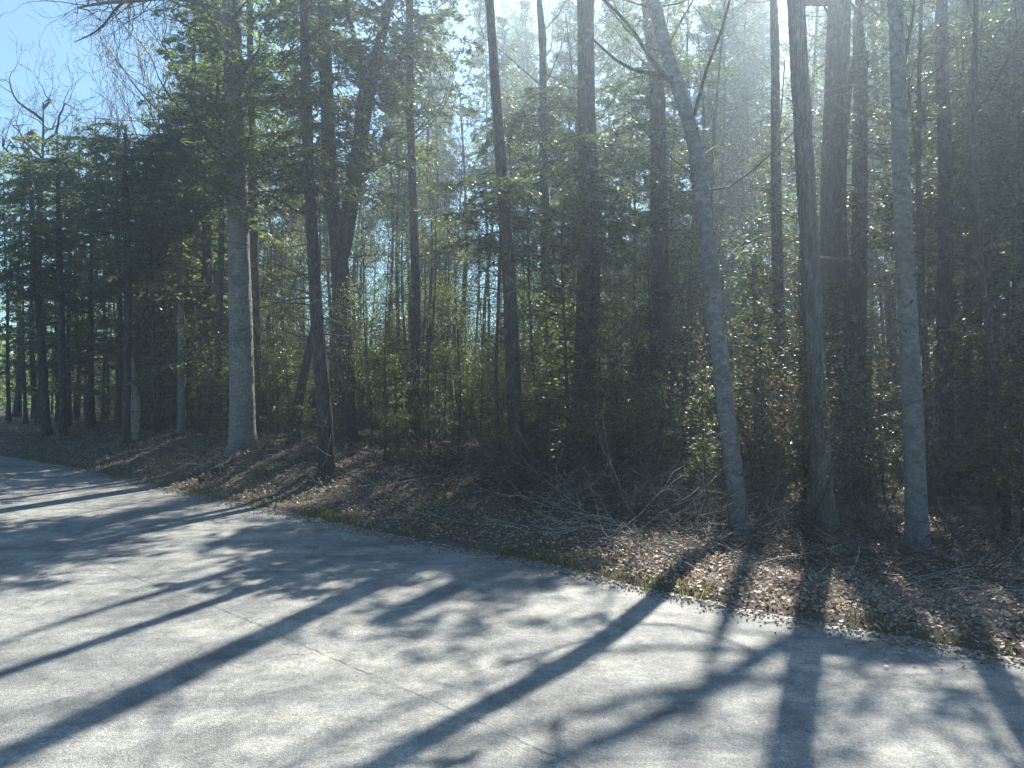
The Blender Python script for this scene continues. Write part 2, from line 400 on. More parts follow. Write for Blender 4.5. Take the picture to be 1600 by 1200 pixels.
# ------------------------------------------------------------------ ground sheet and road
def axis(segs):
    out = []
    for a, b, st in segs: out += list(np.arange(a, b, st))
    return np.array(out+[segs[-1][1]])
gx = axis([(-900, -60, 40), (-60, -18, 1.0), (-18, -6, .16), (-6, 7, .075), (7, 14, .25), (14, 60, 2), (60, 900, 40)])
gy = axis([(-400, -10, 30), (-10, 2, .5), (2, 14, .075), (14, 24, .16), (24, 70, 1.0), (70, 1500, 55)])
X, Y = np.meshgrid(gx, gy)
Z = gh(X, Y)
near = (dist(X, Y) > .05)
Z = Z+np.where(near & (Y < 24), rng.normal(0, .012, X.shape), 0)
mb = MB(); nx = len(gx); ny = len(gy)
i = np.arange(ny-1)[:, None]*nx; j = np.arange(nx-1)[None, :]
mb.add(np.stack([X, Y, Z], -1), np.stack([i+j, i+j+1, i+nx+j+1, i+nx+j], -1).reshape(-1, 4))
tag(mb.build('ground', M['ground'], smooth=True), kind='structure')

rx = np.concatenate([np.linspace(-300, -30, 28), np.arange(-29, -10, .5), np.arange(-10, 6, .06), np.arange(6, 16.1, .5)])
ra = np.interp(rx, EX, EY)
ks = np.ones(9)/9; fine = (rx > -11) & (rx < 6)
ra_s = ra.copy(); ra_s[4:-4] = np.convolve(ra, ks, 'valid'); ra = np.where(fine, ra_s, ra)
ra = ra+np.where(fine, .035*np.sin(rx*3.1)+.025*np.sin(rx*9.7+1)+rng.normal(0, .016, len(rx)), 0)
mb = MB(); cols = 24; WID = 9.6
V = np.zeros((len(rx), cols, 3))
for c in range(cols):
    f = c/(cols-1); V[:, c, 0] = rx; V[:, c, 1] = ra-f*WID; V[:, c, 2] = .004+.03*math.sin(f*math.pi)*0
i = np.arange(len(rx)-1)[:, None]*cols; j = np.arange(cols-1)[None, :]
mb.add(V, np.stack([i+j, i+j+1, i+cols+j+1, i+cols+j], -1).reshape(-1, 4)[:, ::-1])
tag(mb.build('road', M['road']), kind='structure')
# long paving seam and a second hairline crack
def seam(pxs, wd, name, step=.05):
    P = []
    for px, py in pxs:
        y = CH*F/(py-HY); P.append(((px-800)/F*y, y))
    P = np.array(P); s = np.r_[0, np.cumsum(np.hypot(*np.diff(P, axis=0).T))]; u = np.arange(0, s[-1], step)
    Q = np.stack([np.interp(u, s, P[:, 0]), np.interp(u, s, P[:, 1])], 1)+rng.normal(0, .006, (len(u), 2))
    T = np.gradient(Q, axis=0); T /= np.linalg.norm(T, axis=1)[:, None]; S = np.stack([-T[:, 1], T[:, 0]], 1)
    ww = (wd*rng.uniform(.25, 1.2, len(u)))[:, None]
    A = np.c_[Q+S*ww, np.full(len(u), .008)]; B = np.c_[Q-S*ww, np.full(len(u), .008)]
    n = len(u); i = np.arange(n-1)
    m = MB(); m.add(np.vstack([A, B]), np.stack([i, n+i, n+i+1, i+1], -1)); tag(m.build(name, M['seam']), kind='structure')
seam([(-900, 640), (-200, 780), (100, 862), (370, 962), (520, 1030), (650, 1085), (880, 1190), (1250, 1370)], .0028, 'road_seam')
seam([(640, 888), (720, 905), (800, 920), (870, 936)], .0026, 'road_crack')

# ------------------------------------------------------------------ litter, gravel, grass on the bank
def scatter_px(n, f):
    """random (x, y) in the strip where f(d, x, y) keeps them; denser toward the camera"""
    y = 4.2+26*rng.uniform(0, 1, n)**1.7; x = rng.uniform(-1.05, 1.0, n)*(y*.72+1.5)
    d = dist(x, y); k = f(d, x, y) > rng.uniform(0, 1, n)
    return x[k], y[k], d[k]
x, y, d = scatter_px(430000, lambda d, x, y: np.where((d > -.02) & (d < 9), np.interp(d, [-.02, .1, .5, 3, 9], [.05, .35, .95, .9, .3]), 0)*(.55+.45*np.clip(bumps(x*.8+3, y*.8)+.6, 0, 1)))
m = len(x); z = gh(x, y)+rng.uniform(.0, .045, m)
mb = MB(); a = rng.uniform(0, 6.28, m)
D = np.stack([np.cos(a), np.sin(a), rng.normal(0, .35, m)], 1); Nn = np.array([0, 0, 1.])+rng.normal(0, .5, (m, 3))
leaves(mb, np.stack([x, y, z], 1), D, Nn, rng.uniform(.018, .055, m), rng.uniform(.012, .035, m))
tag(mb.build('leaf_litter', M['dry']), 'brown dead leaves carpeting the roadside bank', 'leaf litter', kind='stuff')
# leaves and grit blown on to the asphalt
x = rng.uniform(-9, 5, 5000); y = np.interp(x, EX, EY)-np.abs(rng.normal(0, .16, 5000)); k = y > 3; x, y = x[k], y[k]
m = len(x); mb = MB(); L = rng.uniform(.008, .028, m)
for dx, dz in ((0, 1),):
    c = np.stack([x, y, L*.3+.006], 1)
    e = np.stack([L, np.zeros(m), np.zeros(m)], 1)*.5; f = np.stack([np.zeros(m), L*.8, np.zeros(m)], 1)*.5; g = np.stack([np.zeros(m), np.zeros(m), L*.4], 1)
    V = np.stack([c-e, c+e, c-f, c+f, c-g, c+g], 1).reshape(-1, 3); b = np.arange(m)[:, None]*6
    T = np.concatenate([b+np.array([t]) for t in ((0, 2, 5), (2, 1, 5), (1, 3, 5), (3, 0, 5), (2, 0, 4), (1, 2, 4), (3, 1, 4), (0, 3, 4))])
    mb.add(V, None, T)
tag(mb.build('gravel', M['gravel']), 'loose grit along the broken edge of the asphalt', 'gravel', kind='stuff')
x = rng.uniform(-9, 5, 2600); y = np.interp(x, EX, EY)-np.abs(rng.normal(0, .16, 2600))*(1+.8*np.sin(x*3+1)); k = (y > 3.2); x, y = x[k], y[k]; m = len(x); mb = MB(); a = rng.uniform(0, 6.28, m)
leaves(mb, np.stack([x, y, np.full(m, .018)], 1), np.stack([np.cos(a), np.sin(a), np.zeros(m)], 1), np.array([0, 0, 1.])+rng.normal(0, .2, (m, 3)), rng.uniform(.02, .06, m), rng.uniform(.012, .03, m))
tag(mb.build('blown_leaves', M['dry']), 'few dead leaves blown onto the edge of the asphalt', 'leaf litter', kind='stuff')
# grass along the verge
def blades(x, y, h0, h1, per, mat, name, label, wd=.006):
    m = len(x); x = np.repeat(x, per)+rng.normal(0, .035, m*per); y = np.repeat(y, per)+rng.normal(0, .035, m*per); m = len(x)
    z = gh(x, y); h = rng.uniform(h0, h1, m); a = rng.uniform(0, 6.28, m); ln = rng.uniform(.1, .8, m)*h
    S = np.stack([-np.sin(a), np.cos(a), np.zeros(m)], 1)*wd
    B = np.stack([x, y, z], 1); T1 = B+np.stack([np.cos(a)*ln*.35, np.sin(a)*ln*.35, h*.6], 1); T2 = B+np.stack([np.cos(a)*ln, np.sin(a)*ln, h], 1)
    V = np.stack([B-S, B+S, T1+S*.7, T1-S*.7, T2], 1).reshape(-1, 3); b = np.arange(m)[:, None]*5
    mbb = MB(); mbb.add(V, b+np.array([[0, 1, 2, 3]]), b+np.array([[3, 2, 4]])); tag(mbb.build(name, mat), label, 'grass', kind='stuff')
x = rng.uniform(-12, 4.5, 2600); y = np.interp(x, EX, EY)+rng.normal(.08, .12, 2600)
k = (np.sin(x*2.3)+np.sin(x*5.1+1)+rng.normal(0, .9, 2600)) > .8; x, y = x[k], y[k]
blades(x, y, .02, .085, 5, M['grass'], 'grass', 'short spring grass in patches along the asphalt edge')
x = rng.uniform(-7, 1.5, 900); y = np.interp(x, EX, EY)+rng.uniform(.3, 2.6, 900); k = (np.sin(x*1.9+2)+np.sin(y*2.1)+rng.normal(0, .6, 900)) > .4
blades(x[k], y[k], .03, .10, 4, M['grass'], 'grass', 'tufts of pale grass among the leaves on the sunny bank')

# ------------------------------------------------------------------ the trees one can tell apart
bases = []
def px_tree(name, label, bx, by, pts, wpx, mat, depth=None, ext=None, top_w=None, cat='tree', k=12, rough=.07, flare=.42, group=None, dy=0.0):
    """trunk traced at its own distance. pts: photo positions above the base; ext: world points above the frame"""
    if depth is None: x0, y0, z0 = ray_ground(bx, by)
    else: y0 = depth; x0 = (bx-800)/F*y0; z0 = float(gh(x0, y0))
    P = [(x0, y0, z0-.2)]
    for px, py in pts: P.append(at(px, py, y0+dy*min(1, (by-py)/by)))
    n_in = len(P)
    if ext: P += ext
    Q, u = smooth_path(P, 44)
    Q = np.vstack([Q[0], Q[0]+(Q[1]-Q[0])*np.linspace(.15, .85, 6)[:, None], Q[1:]]); h_ = 0
    r0 = wpx[0]*.44/F*y0; r1 = wpx[1]*.44/F*(y0+dy)
    zt = P[n_in-1][2]; h = Q[:, 2]
    rad = np.where(h <= zt, np.interp(h, [z0, zt], [r0, r1]), np.interp(h, [zt, max(Q[-1, 2], zt+.01)], [r1, top_w if top_w else r1*.35]))
    e = thing(name, label, cat, (x0, y0, z0), group)
    mb = MB(); trunk_mesh(mb, Q, rad, rough*.6, flare, 36, 7)
    bases.append((x0, y0, r0))
    return dict(e=e, Q=Q, rad=rad, mb=mb, loc=(x0, y0, z0), mat=mat, y=y0)
def on(t, h):
    Q = t['Q']; return np.array([np.interp(h, Q[:, 2], Q[:, i]) for i in range(3)])
def stubs(t, br, n, h1):
    for _ in range(n):
        h = rng.uniform(.3, h1); a = rng.uniform(0, 6.28); p = on(t, h); r_ = float(np.interp(h, t['Q'][:, 2], t['rad'])); d_ = np.array([math.cos(a), math.sin(a), .4])
        tube(br, [p+d_*r_*.5, p+d_*(r_+rng.uniform(.02, .07))], [rng.uniform(.012, .025), .008], 6)
def finish(t, branches=None, crown=None, crown_mat=None, bmat=None, buds=None):
    rel(t['mb'], t['loc']); t['mb'].build('trunk', t['mat'], t['e'], smooth=True)
    if branches is not None and branches.v: rel(branches, t['loc']); branches.build('branches', bmat or M['twig'], t['e'])
    if crown is not None and crown.v: rel(crown, t['loc']); crown.build('crown', crown_mat or M['conifer'], t['e'])
def boughs(t, br, cr, h0, h1, n, Lr, dens=1.0, lw=(.055, .018), slope=(-.05, .3), az=None):
    for _ in range(n):
        h = rng.uniform(h0, h1); a = rng.uniform(0, 6.28) if az is None else rng.uniform(*az)
        spray_branch(cr, br, on(t, h), a, rng.uniform(*Lr), rng.uniform(*slope), rng.uniform(.15, .5), (lw[0]*1.45, lw[1]*1.6), dens*.78)
def dead(t, br, h0, h1, n, Lr, lvl=1, r=.012, az=None, up=0.0, kids=3):
    for _ in range(n):
        h = rng.uniform(h0, h1); a = rng.uniform(0, 6.28) if az is None else rng.uniform(*az)
        grow(br, on(t, h), (math.cos(a), math.sin(a), rng.uniform(-.15, .35)), rng.uniform(*Lr), r, lvl, [], kids, 4, .14, up, .8, .5, 5)
def limb_px(t, br, pts, r0, r1, dy=0.0, k=6):
    P = [at(px, py, t['y']+dy*i/(len(pts)-1)) for i, (px, py) in enumerate(pts)]
    Q, _ = smooth_path(P, 16); lb_ = MB(); tube(lb_, Q, np.linspace(r0, r1, 16), k)
    for i in range(4): grow(lb_, Q[rng.integers(5, 16)], rnd_unit(1)[0]+np.array([0, 0, .3]), (abs(pts[0][0]-pts[-1][0])+abs(pts[0][1]-pts[-1][1]))/F*t['y']*.22, max(r1*.6, .004), 1, [], 2, 4, .2, .1, .8, .6, 4)
    rel(lb_, t['loc']); lb_.build('limb', t['mat'] if r0 > .03 else M['twig'], t['e']); return Q
def limb_w(t, pts, r0, r1, k=7):
    Q, _ = smooth_path(pts, 18); lb_ = MB(); tube(lb_, Q, np.linspace(r0, r1, 18), k)
    for i in range(4): grow(lb_, Q[rng.integers(4, 17)], rnd_unit(1)[0]+np.array([-.3, 0, .5]), rng.uniform(.7, 1.8), .02, 1, [], 3, 4, .15, .2, .7, .6, 5, minr=.006)
    rel(lb_, t['loc']); lb_.build('limb', t['mat'], t['e'])
def bare_top(t, br, h0, h1, n, Lr, r, lvl=2, kids=3, up=.5, slope=(.3, 1.1)):
    for _ in range(n):
        h = rng.uniform(h0, h1); a = rng.uniform(0, 6.28); lb_ = MB()
        grow(lb_, on(t, h), (math.cos(a), math.sin(a), rng.uniform(*slope)), rng.uniform(*Lr), r, lvl, [], kids, 5, .12, up, .7, .6, 6)
        rel(lb_, t['loc']); lb_.build('limb', t['mat'], t['e'])

# A: big pale pine by the road
t = px_tree('pine_tree', 'thick pale-barked pine with dark patches, its bare limb reaching left across the sky', 380, 704,
            [(378, 600), (375, 450), (371, 300), (366, 150), (362, 0)], (42, 30), M['bark_pale'], ext=[(-5.9, 15.4, 14)], k=16)
br, cr = MB(), MB()
Q = limb_px(t, br, [(362, 40), (345, 25), (318, 4), (285, -6), (240, -4), (200, 2), (160, 4), (122, 12)], .10, .018, 0, 8)
for f, pts in ((9, [(195, 2), (180, 14), (166, 35), (150, 50), (116, 66)]),):
    limb_px(t, br, pts, .028, .008)
for i_ in range(46):
    q = Q[rng.integers(4, 16)]; grow(br, q, (rng.normal(0, .5)-.3, rng.normal(0, .5), rng.normal(-.1, .8)), rng.uniform(.5, 1.2), .012, 2, [], 3, 4, .2, 0, .8, .6, 5)
tips = []
for i_ in range(14):
    grow(br, on(t, rng.uniform(5.5, 11)), (rng.normal(-.5, .6), rng.normal(0, .6), rng.uniform(.1, .8)), rng.uniform(1.2, 2.4), .03, 2, tips, 3, 4, .15, .2, .8, .6, 6)
boughs(t, br, cr, 4.8, 8.0, 90, (.6, 1.9), 1.2)
boughs(t, br, cr, 8.0, 11.0, 26, (.6, 1.8), 1.0)
dead(t, br, 1.2, 5, 9, (.3, .9), 1, .01)
finish(t, br, cr)

# B: slim dark trunk at the crest of the bank
t = px_tree('spruce_tree', 'slim dark trunk on the sunlit bank with dead branches reaching left', 512, 742,
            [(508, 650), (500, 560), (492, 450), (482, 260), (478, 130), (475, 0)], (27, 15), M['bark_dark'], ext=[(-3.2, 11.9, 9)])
br, cr = MB(), MB()
limb_px(t, br, [(484, 338), (455, 325), (425, 307), (395, 294)], .022, .006, -.3)
limb_px(t, br, [(483, 330), (450, 332), (425, 322)], .014, .004, .2)
limb_px(t, br, [(490, 465), (465, 466), (445, 470), (405, 482)], .018, .005, .1)
limb_px(t, br, [(488, 437), (462, 425), (430, 412), (402, 398)], .016, .004, .2)
limb_px(t, br, [(492, 462), (462, 452), (444, 450)], .02, .006, -.2)
dead(t, br, 1.0, 6.5, 26, (.4, 1.1), 2, .011)
boughs(t, br, cr, 4.6, 9, 90, (.4, 1.5), 1.1)
finish(t, br, cr)

# C: forked evergreen
t = px_tree('forked_tree', 'thick dark trunk forking into two upright limbs, behind and right of the slim dark trunk', 540, 690,
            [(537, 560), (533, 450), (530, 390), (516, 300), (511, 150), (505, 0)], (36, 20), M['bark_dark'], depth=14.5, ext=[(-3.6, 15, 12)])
br, cr = MB(), MB()
limb_px(t, br, [(532, 400), (545, 340), (555, 260), (572, 170), (590, 80), (612, -10), (620, -90)], .17, .07, .3, 9)
limb_px(t, br, [(575, 160), (560, 80), (545, 30), (530, -40)], .06, .03, .3, 6)
limb_px(t, br, [(555, 300), (575, 265), (600, 245)], .05, .02, .3, 6)
dead(t, br, 1.5, 7.5, 30, (.5, 1.4), 2, .014)
boughs(t, br, cr, 5.2, 9.5, 130, (.5, 1.9), 1.1, (.06, .022))
finish(t, br, cr)

specs = [
 # name, label, base, pts, widths, mat, depth, ext top, (crown h0,h1,n,L), dead n
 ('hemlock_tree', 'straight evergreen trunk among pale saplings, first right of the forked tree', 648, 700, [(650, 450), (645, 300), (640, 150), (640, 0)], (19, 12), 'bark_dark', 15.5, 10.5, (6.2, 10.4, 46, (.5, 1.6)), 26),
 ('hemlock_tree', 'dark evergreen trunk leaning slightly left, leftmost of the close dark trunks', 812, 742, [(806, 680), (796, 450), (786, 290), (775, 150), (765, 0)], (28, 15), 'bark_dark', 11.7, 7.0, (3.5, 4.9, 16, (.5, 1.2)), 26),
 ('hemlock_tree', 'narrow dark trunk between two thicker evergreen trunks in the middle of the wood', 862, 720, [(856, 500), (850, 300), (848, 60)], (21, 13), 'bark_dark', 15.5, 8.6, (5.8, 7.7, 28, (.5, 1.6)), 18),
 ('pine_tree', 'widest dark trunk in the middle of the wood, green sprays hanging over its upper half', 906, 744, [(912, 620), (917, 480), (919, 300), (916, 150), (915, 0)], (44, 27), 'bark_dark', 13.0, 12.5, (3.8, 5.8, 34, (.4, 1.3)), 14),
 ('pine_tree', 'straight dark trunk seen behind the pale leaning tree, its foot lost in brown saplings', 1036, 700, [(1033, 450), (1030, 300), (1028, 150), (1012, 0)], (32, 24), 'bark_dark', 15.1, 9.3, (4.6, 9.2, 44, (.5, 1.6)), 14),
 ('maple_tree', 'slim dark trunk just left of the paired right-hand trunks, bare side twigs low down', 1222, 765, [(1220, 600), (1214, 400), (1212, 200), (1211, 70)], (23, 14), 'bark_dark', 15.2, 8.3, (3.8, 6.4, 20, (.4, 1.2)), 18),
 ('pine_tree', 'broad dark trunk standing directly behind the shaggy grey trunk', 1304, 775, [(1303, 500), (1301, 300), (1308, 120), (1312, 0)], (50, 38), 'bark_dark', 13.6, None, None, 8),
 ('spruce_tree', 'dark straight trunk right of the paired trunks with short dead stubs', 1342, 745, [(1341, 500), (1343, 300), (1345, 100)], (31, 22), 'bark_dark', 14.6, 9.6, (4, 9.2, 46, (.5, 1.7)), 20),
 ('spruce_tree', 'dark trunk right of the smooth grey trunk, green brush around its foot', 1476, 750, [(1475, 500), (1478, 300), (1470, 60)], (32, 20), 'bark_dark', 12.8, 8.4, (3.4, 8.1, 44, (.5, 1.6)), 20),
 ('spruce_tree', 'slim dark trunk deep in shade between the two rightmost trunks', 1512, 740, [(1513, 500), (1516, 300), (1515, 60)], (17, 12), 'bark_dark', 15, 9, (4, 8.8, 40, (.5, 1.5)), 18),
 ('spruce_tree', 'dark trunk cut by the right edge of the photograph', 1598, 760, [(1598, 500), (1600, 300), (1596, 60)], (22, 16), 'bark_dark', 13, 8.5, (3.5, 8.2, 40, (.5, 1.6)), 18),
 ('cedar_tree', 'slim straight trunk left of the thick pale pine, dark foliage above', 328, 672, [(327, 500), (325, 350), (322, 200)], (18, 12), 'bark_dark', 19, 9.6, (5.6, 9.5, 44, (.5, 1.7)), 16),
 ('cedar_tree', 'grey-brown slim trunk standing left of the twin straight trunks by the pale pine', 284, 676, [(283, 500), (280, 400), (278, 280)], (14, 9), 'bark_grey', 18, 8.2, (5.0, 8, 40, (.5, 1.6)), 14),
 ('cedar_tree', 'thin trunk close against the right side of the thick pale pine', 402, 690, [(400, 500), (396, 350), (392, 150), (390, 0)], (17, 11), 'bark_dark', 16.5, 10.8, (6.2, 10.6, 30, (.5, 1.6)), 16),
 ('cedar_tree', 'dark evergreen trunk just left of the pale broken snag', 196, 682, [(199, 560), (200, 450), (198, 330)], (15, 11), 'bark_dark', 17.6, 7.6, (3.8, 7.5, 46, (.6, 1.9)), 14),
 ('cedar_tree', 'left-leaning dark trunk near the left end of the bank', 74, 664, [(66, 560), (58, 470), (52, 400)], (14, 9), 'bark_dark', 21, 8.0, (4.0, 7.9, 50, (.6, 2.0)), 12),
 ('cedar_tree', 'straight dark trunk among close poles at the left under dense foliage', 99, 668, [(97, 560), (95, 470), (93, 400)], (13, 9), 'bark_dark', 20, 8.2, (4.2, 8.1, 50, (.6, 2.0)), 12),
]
for (nm, lb, bx, by, pts, wp, mt, dep, top, cs, nd) in specs:
    t = px_tree(nm, lb, bx, by, pts, wp, M[mt], depth=dep, ext=None if top is None else None)
    # continue above the traced part
    Q = t['Q']; y0 = t['y']; br, cr = MB(), MB()
    last = np.array(at(pts[-1][0], pts[-1][1], y0))
    if bx == 1036: pass
    elif bx == 1304:
        for li in ([(1000, 1010), (830, 1045), (700, 1080), (560, 1130), (420, 1200)], [(1170, 1062), (1000, 1085), (880, 1120), (690, 1185)], [(1330, 1030), (1380, 1080), (1330, 1140), (1290, 1210)]):
            limb_w(t, [tuple(last)]+[sh(a_, b__, 9.6+.35*i_) for i_, (a_, b__) in enumerate(li)], .045, .026, 5)
        E1 = [tuple(last), sh(1262, 1000, 8.9), sh(1262, 1060, 10), sh(1256, 1200, 12.6)]
        limb_w(t, E1, .12, .05, 9)
        limb_w(t, [E1[0], sh(1252, 987, 8.9), sh(1150, 1050, 9.6), sh(1050, 1112, 10.4), sh(840, 1200, 11.4)], .095, .07, 7)
        limb_w(t, [sh(1262, 1045, 9.7), sh(1235, 1120, 10.8), sh(1220, 1200, 12)], .06, .04, 7)
        limb_w(t, [sh(1262, 1050, 9.8), sh(1150, 1075, 10.4), sh(1000, 1090, 11), sh(800, 1150, 11.5)], .028, .016, 5)
    elif top:
        top = max(top, last[2]+(1.2 if bx == 812 else 3.0 if bx == 1222 else 1.8))
        e2 = last+(last-np.array(at(pts[-2][0], pts[-2][1], y0)))*((top-last[2])/max(.5, last[2]-at(*pts[-2], y0)[2]))*np.array([.6, 1, 1])
        e2[2] = top; q, _ = smooth_path([tuple(last), tuple((last+e2)/2+rng.normal(0, .05, 3)), tuple(e2)], 12)
        t['Q'] = np.vstack([Q[:-1], q]); t['rad'] = np.r_[t['rad'][:-1], np.linspace(wp[1]/2/F*y0, .02, 12)]
        t['mb'] = MB(); trunk_mesh(t['mb'], t['Q'], t['rad'], .045, .32, 32, 5)
        if bx == 1036:
            tp = tuple(t['Q'][-2]); t_ = t
            for li in ([(960, 930), (800, 945), (640, 940), (470, 952)], [(870, 985), (700, 1008), (560, 1032), (380, 1040)], [(600, 1010), (650, 1040), (450, 1085), (250, 1120)],
                       [(560, 960), (430, 945), (250, 930), (0, 936)], [(420, 985), (300, 1060), (150, 1090), (0, 1112)], [(620, 990), (570, 1000), (568, 960), (560, 930)]):
                limb_w(t, [tp]+[sh(a_, b__, 10.3+.35*i_) for i_, (a_, b__) in enumerate(li)], .045, .026, 5)
        if bx == 906:
            bare_top(t, br, 6.5, 12, 9, (1.0, 2.2), .022, 2, 3)
    dead(t, br, .8, max(3, (cs[0] if cs else 7)+.8), nd, (.35, 1.2), 2, .011)
    if cs: boughs(t, br, cr, cs[0], cs[1], int(cs[2]*(2.4 if bx < 960 else 1.8)), cs[3], 1.1, (.06, .022))
    if bx == 1304: bare_top(t, br, 7.5, 8.4, 2, (1.2, 2.4), .03, 2, 3)
    if bx in (648, 862, 1036, 1342): bare_top(t, br, 6.5, 9, 5, (.9, 2.0), .018, 2, 3)
    if cs and top:   # needles close in at the tip
        pass
    finish(t, br, cr, M['cedar'] if nm == 'cedar_tree' else M['conifer'])

# I: pale leaning tree in front
t = px_tree('leaning_tree', 'smooth pale grey trunk leaning left, alone in front of the wood', 1160, 866,
            [(1152, 780), (1140, 680), (1120, 520), (1106, 380), (1090, 240), (1062, 140), (1036, 70), (1024, 0)], (32, 22), M['bark_grey'],
            depth=8.9, ext=[(1.55, 11.0, 8.2), (1.0, 11.4, 11)], k=14, dy=1.3)
br, cr = MB(), MB(); stubs(t, br, 12, 5)
limb_px(t, br, [(1052, 122), (1020, 115), (990, 110), (962, 94), (925, 60)], .03, .010, .2)
limb_px(t, br, [(1052, 132), (1012, 85), (985, 40), (950, 5), (900, -40)], .028, .012, -.3)
limb_px(t, br, [(1085, 180), (1100, 120), (1130, 40), (1150, -40)], .022, .008, .3)
dead(t, br, 3.8, 9.5, 15, (.8, 2.0), 2, .016, up=.4)
finish(t, br, None)
# J: shaggy front trunk
t = px_tree('maple_tree', 'shaggy grey-brown trunk with loose bark strips, in front of a broader dark trunk', 1289, 832,
            [(1283, 700), (1275, 600), (1268, 450), (1260, 300), (1250, 120), (1245, 0)], (37, 27), M['bark_shag'], ext=[(3.4, 10.4, 9), (3.3, 10.6, 11)], k=14, rough=.12)
br = MB()
for i_ in range(40):
    h = rng.uniform(.1, 4.5); p = on(t, h)+np.array([-rng.uniform(.08, .16), -.02, 0])
    tube(br, [p, p+np.array([rng.normal(-.02, .03), rng.normal(0, .02), -.3]), p+np.array([rng.normal(-.03, .05), 0, -.6])], [.006, .005, .003], 3, cap=False)
dead(t, br, 2.2, 5.5, 7, (.5, 1.2), 2, .01); bare_top(t, br, 6, 10.5, 7, (.8, 1.9), .018, 2, 3)
finish(t, br, None, bmat=M['bark_shag'])
# L: smooth grey trunk on the right
t = px_tree('maple_tree', 'smooth grey upright trunk standing alone closest to the road at the right', 1434, 868,
            [(1430, 740), (1425, 600), (1413, 400), (1405, 200), (1400, 0)], (36, 25), M['bark_grey'], ext=[(4.15, 8.9, 8.5), (4.1, 9.2, 10.5)], k=14)
br = MB(); stubs(t, br, 12, 5)
limb_px(t, br, [(1440, 680), (1455, 640), (1480, 600), (1520, 555)], .010, .003, -.2)
limb_px(t, br, [(1440, 690), (1470, 625), (1500, 590)], .009, .003, .2)
limb_px(t, br, [(1403, 130), (1415, 90), (1424, 40), (1432, -30)], .02, .012, .2)
for li in ([(1590, 1040), (1530, 1080), (1400, 1140), (1290, 1200)], [(1500, 1060), (1440, 1110), (1480, 1160), (1530, 1200)]):
    limb_w(t, [tuple(on(t, 7.2))]+[sh(a_, b__, 7.6+.35*i_) for i_, (a_, b__) in enumerate(li)], .04, .022, 5)
dead(t, br, 2.0, 6, 8, (.5, 1.2), 2, .009, up=.3); bare_top(t, br, 6, 10, 7, (.8, 2.0), .02, 2, 3)
finish(t, br, None)
# slender bare maple at the right edge of the wood
t = px_tree('maple_tree', 'bare slender maple leaning over at the right edge of the wood', 1575, 850,
            [(1572, 760), (1560, 640), (1545, 520), (1528, 380), (1522, 200), (1524, 40)], (12, 9), M['bark_dark'], depth=9.6, ext=[at(1526, -60, 9.7), at(1535, -160, 9.8)], k=8)
br = MB(); bare_top(t, br, 4.5, 7.6, 7, (.6, 1.4), .012, 2, 3)
limb_px(t, br, [(1575, 720), (1550, 660), (1530, 630)], .008, .003, -.2)
dead(t, br, 1.5, 7.5, 18, (.4, 1.0), 2, .008)
finish(t, br, None)
# leaning dark trunk between pale pine and slim trunk
t = px_tree('leaning_tree', 'short dark trunk leaning right, seen between the thick pale pine and the slim dark trunk', 456, 692,
            [(464, 640), (475, 585), (484, 540)], (20, 13), M['bark_dark'], depth=14.8, ext=[at(490, 500, 14.9)], k=9)
br = MB(); dead(t, br, 1, 3.6, 10, (.4, 1), 2, .01); finish(t, br, None)
# pale broken snag
x0, y0, z0 = ray_ground(207, 690); e = thing('broken_snag', 'pale barkless broken snag beside a dark trunk on the left bank', 'dead tree', (x0, y0, z0))
mb = MB(); Q, u = smooth_path([(x0, y0, z0-.1), at(210, 640, y0), at(204, 590, y0), at(203, 560, y0)], 14)
tube(mb, Q, np.interp(u, [0, .5, 1], [.12, .14, .10]), 9, .12, .2)
for i_ in range(7):
    p = Q[-1]+np.array([rng.uniform(-.05, .06), rng.uniform(-.05, .05), -.08]); tube(mb, [p, p+np.array([0, 0, rng.uniform(.1, .35)])], [.02, .003], 4)
rel(mb, (x0, y0, z0)); mb.build('trunk', M['snag'], e, smooth=False)

# bare crowns against the sky at the left
def bare_tree(name, label, px, pytop, y, r, lvl, kids, spread, mat, trunk_f=.55, lean=0, L=None, buds=None, shrink=.66, cat='tree', wig=.13, n_lim=7):
    x = (px-800)/F*y; z0 = float(gh(x, y)); H = CH-(pytop-HY)/F*y-z0
    e = thing(name, label, cat, (x, y, z0)); mb = MB(); br = MB(); tips = []
    hs = np.linspace(-.2, H*.86, 12); P = np.stack([lean*hs/H+.08*np.sin(hs*.8), 0*hs, hs], 1); tube(mb, P, np.linspace(r, .02, 12), 8, .06, .3)
    for i_ in range(n_lim):
        f = trunk_f+(1-trunk_f)*(i_+.5)/n_lim; h = f*H*.86; p = np.array([np.interp(h, hs, P[:, 0]), 0, h]); a = i_*2.4+rng.uniform(-.4, .4)
        grow(br, p, (math.cos(a), math.sin(a), rng.uniform(.45, 1.1)), (L or H*.26)*(1.15-.5*f), r*.5*(1.25-f*.7), lvl, tips, kids, 5, wig, .25, spread, shrink, 6, .3, .006)
        br.build('limb', mat, e); br = MB()
    mb.build('trunk', mat, e, smooth=True)
    if buds:
        c = MB(); T = np.array([q for q, _ in tips]); T = np.repeat(T, buds, 0)+rng.normal(0, .09, (len(T)*buds, 3))
        leaves(c, T, rnd_unit(len(T)), rnd_unit(len(T)), rng.uniform(.03, .07, len(T)), rng.uniform(.02, .04, len(T))); c.build('crown', M['bud'], e)
    return e
bare_tree('oak_tree', 'dead gnarled oak with crooked bare limbs against the blue sky at the left', 64, 78, 25, .17, 3, 3, .85, M['bark_dark'], .66, 0, 2.6, wig=.24, n_lim=9)
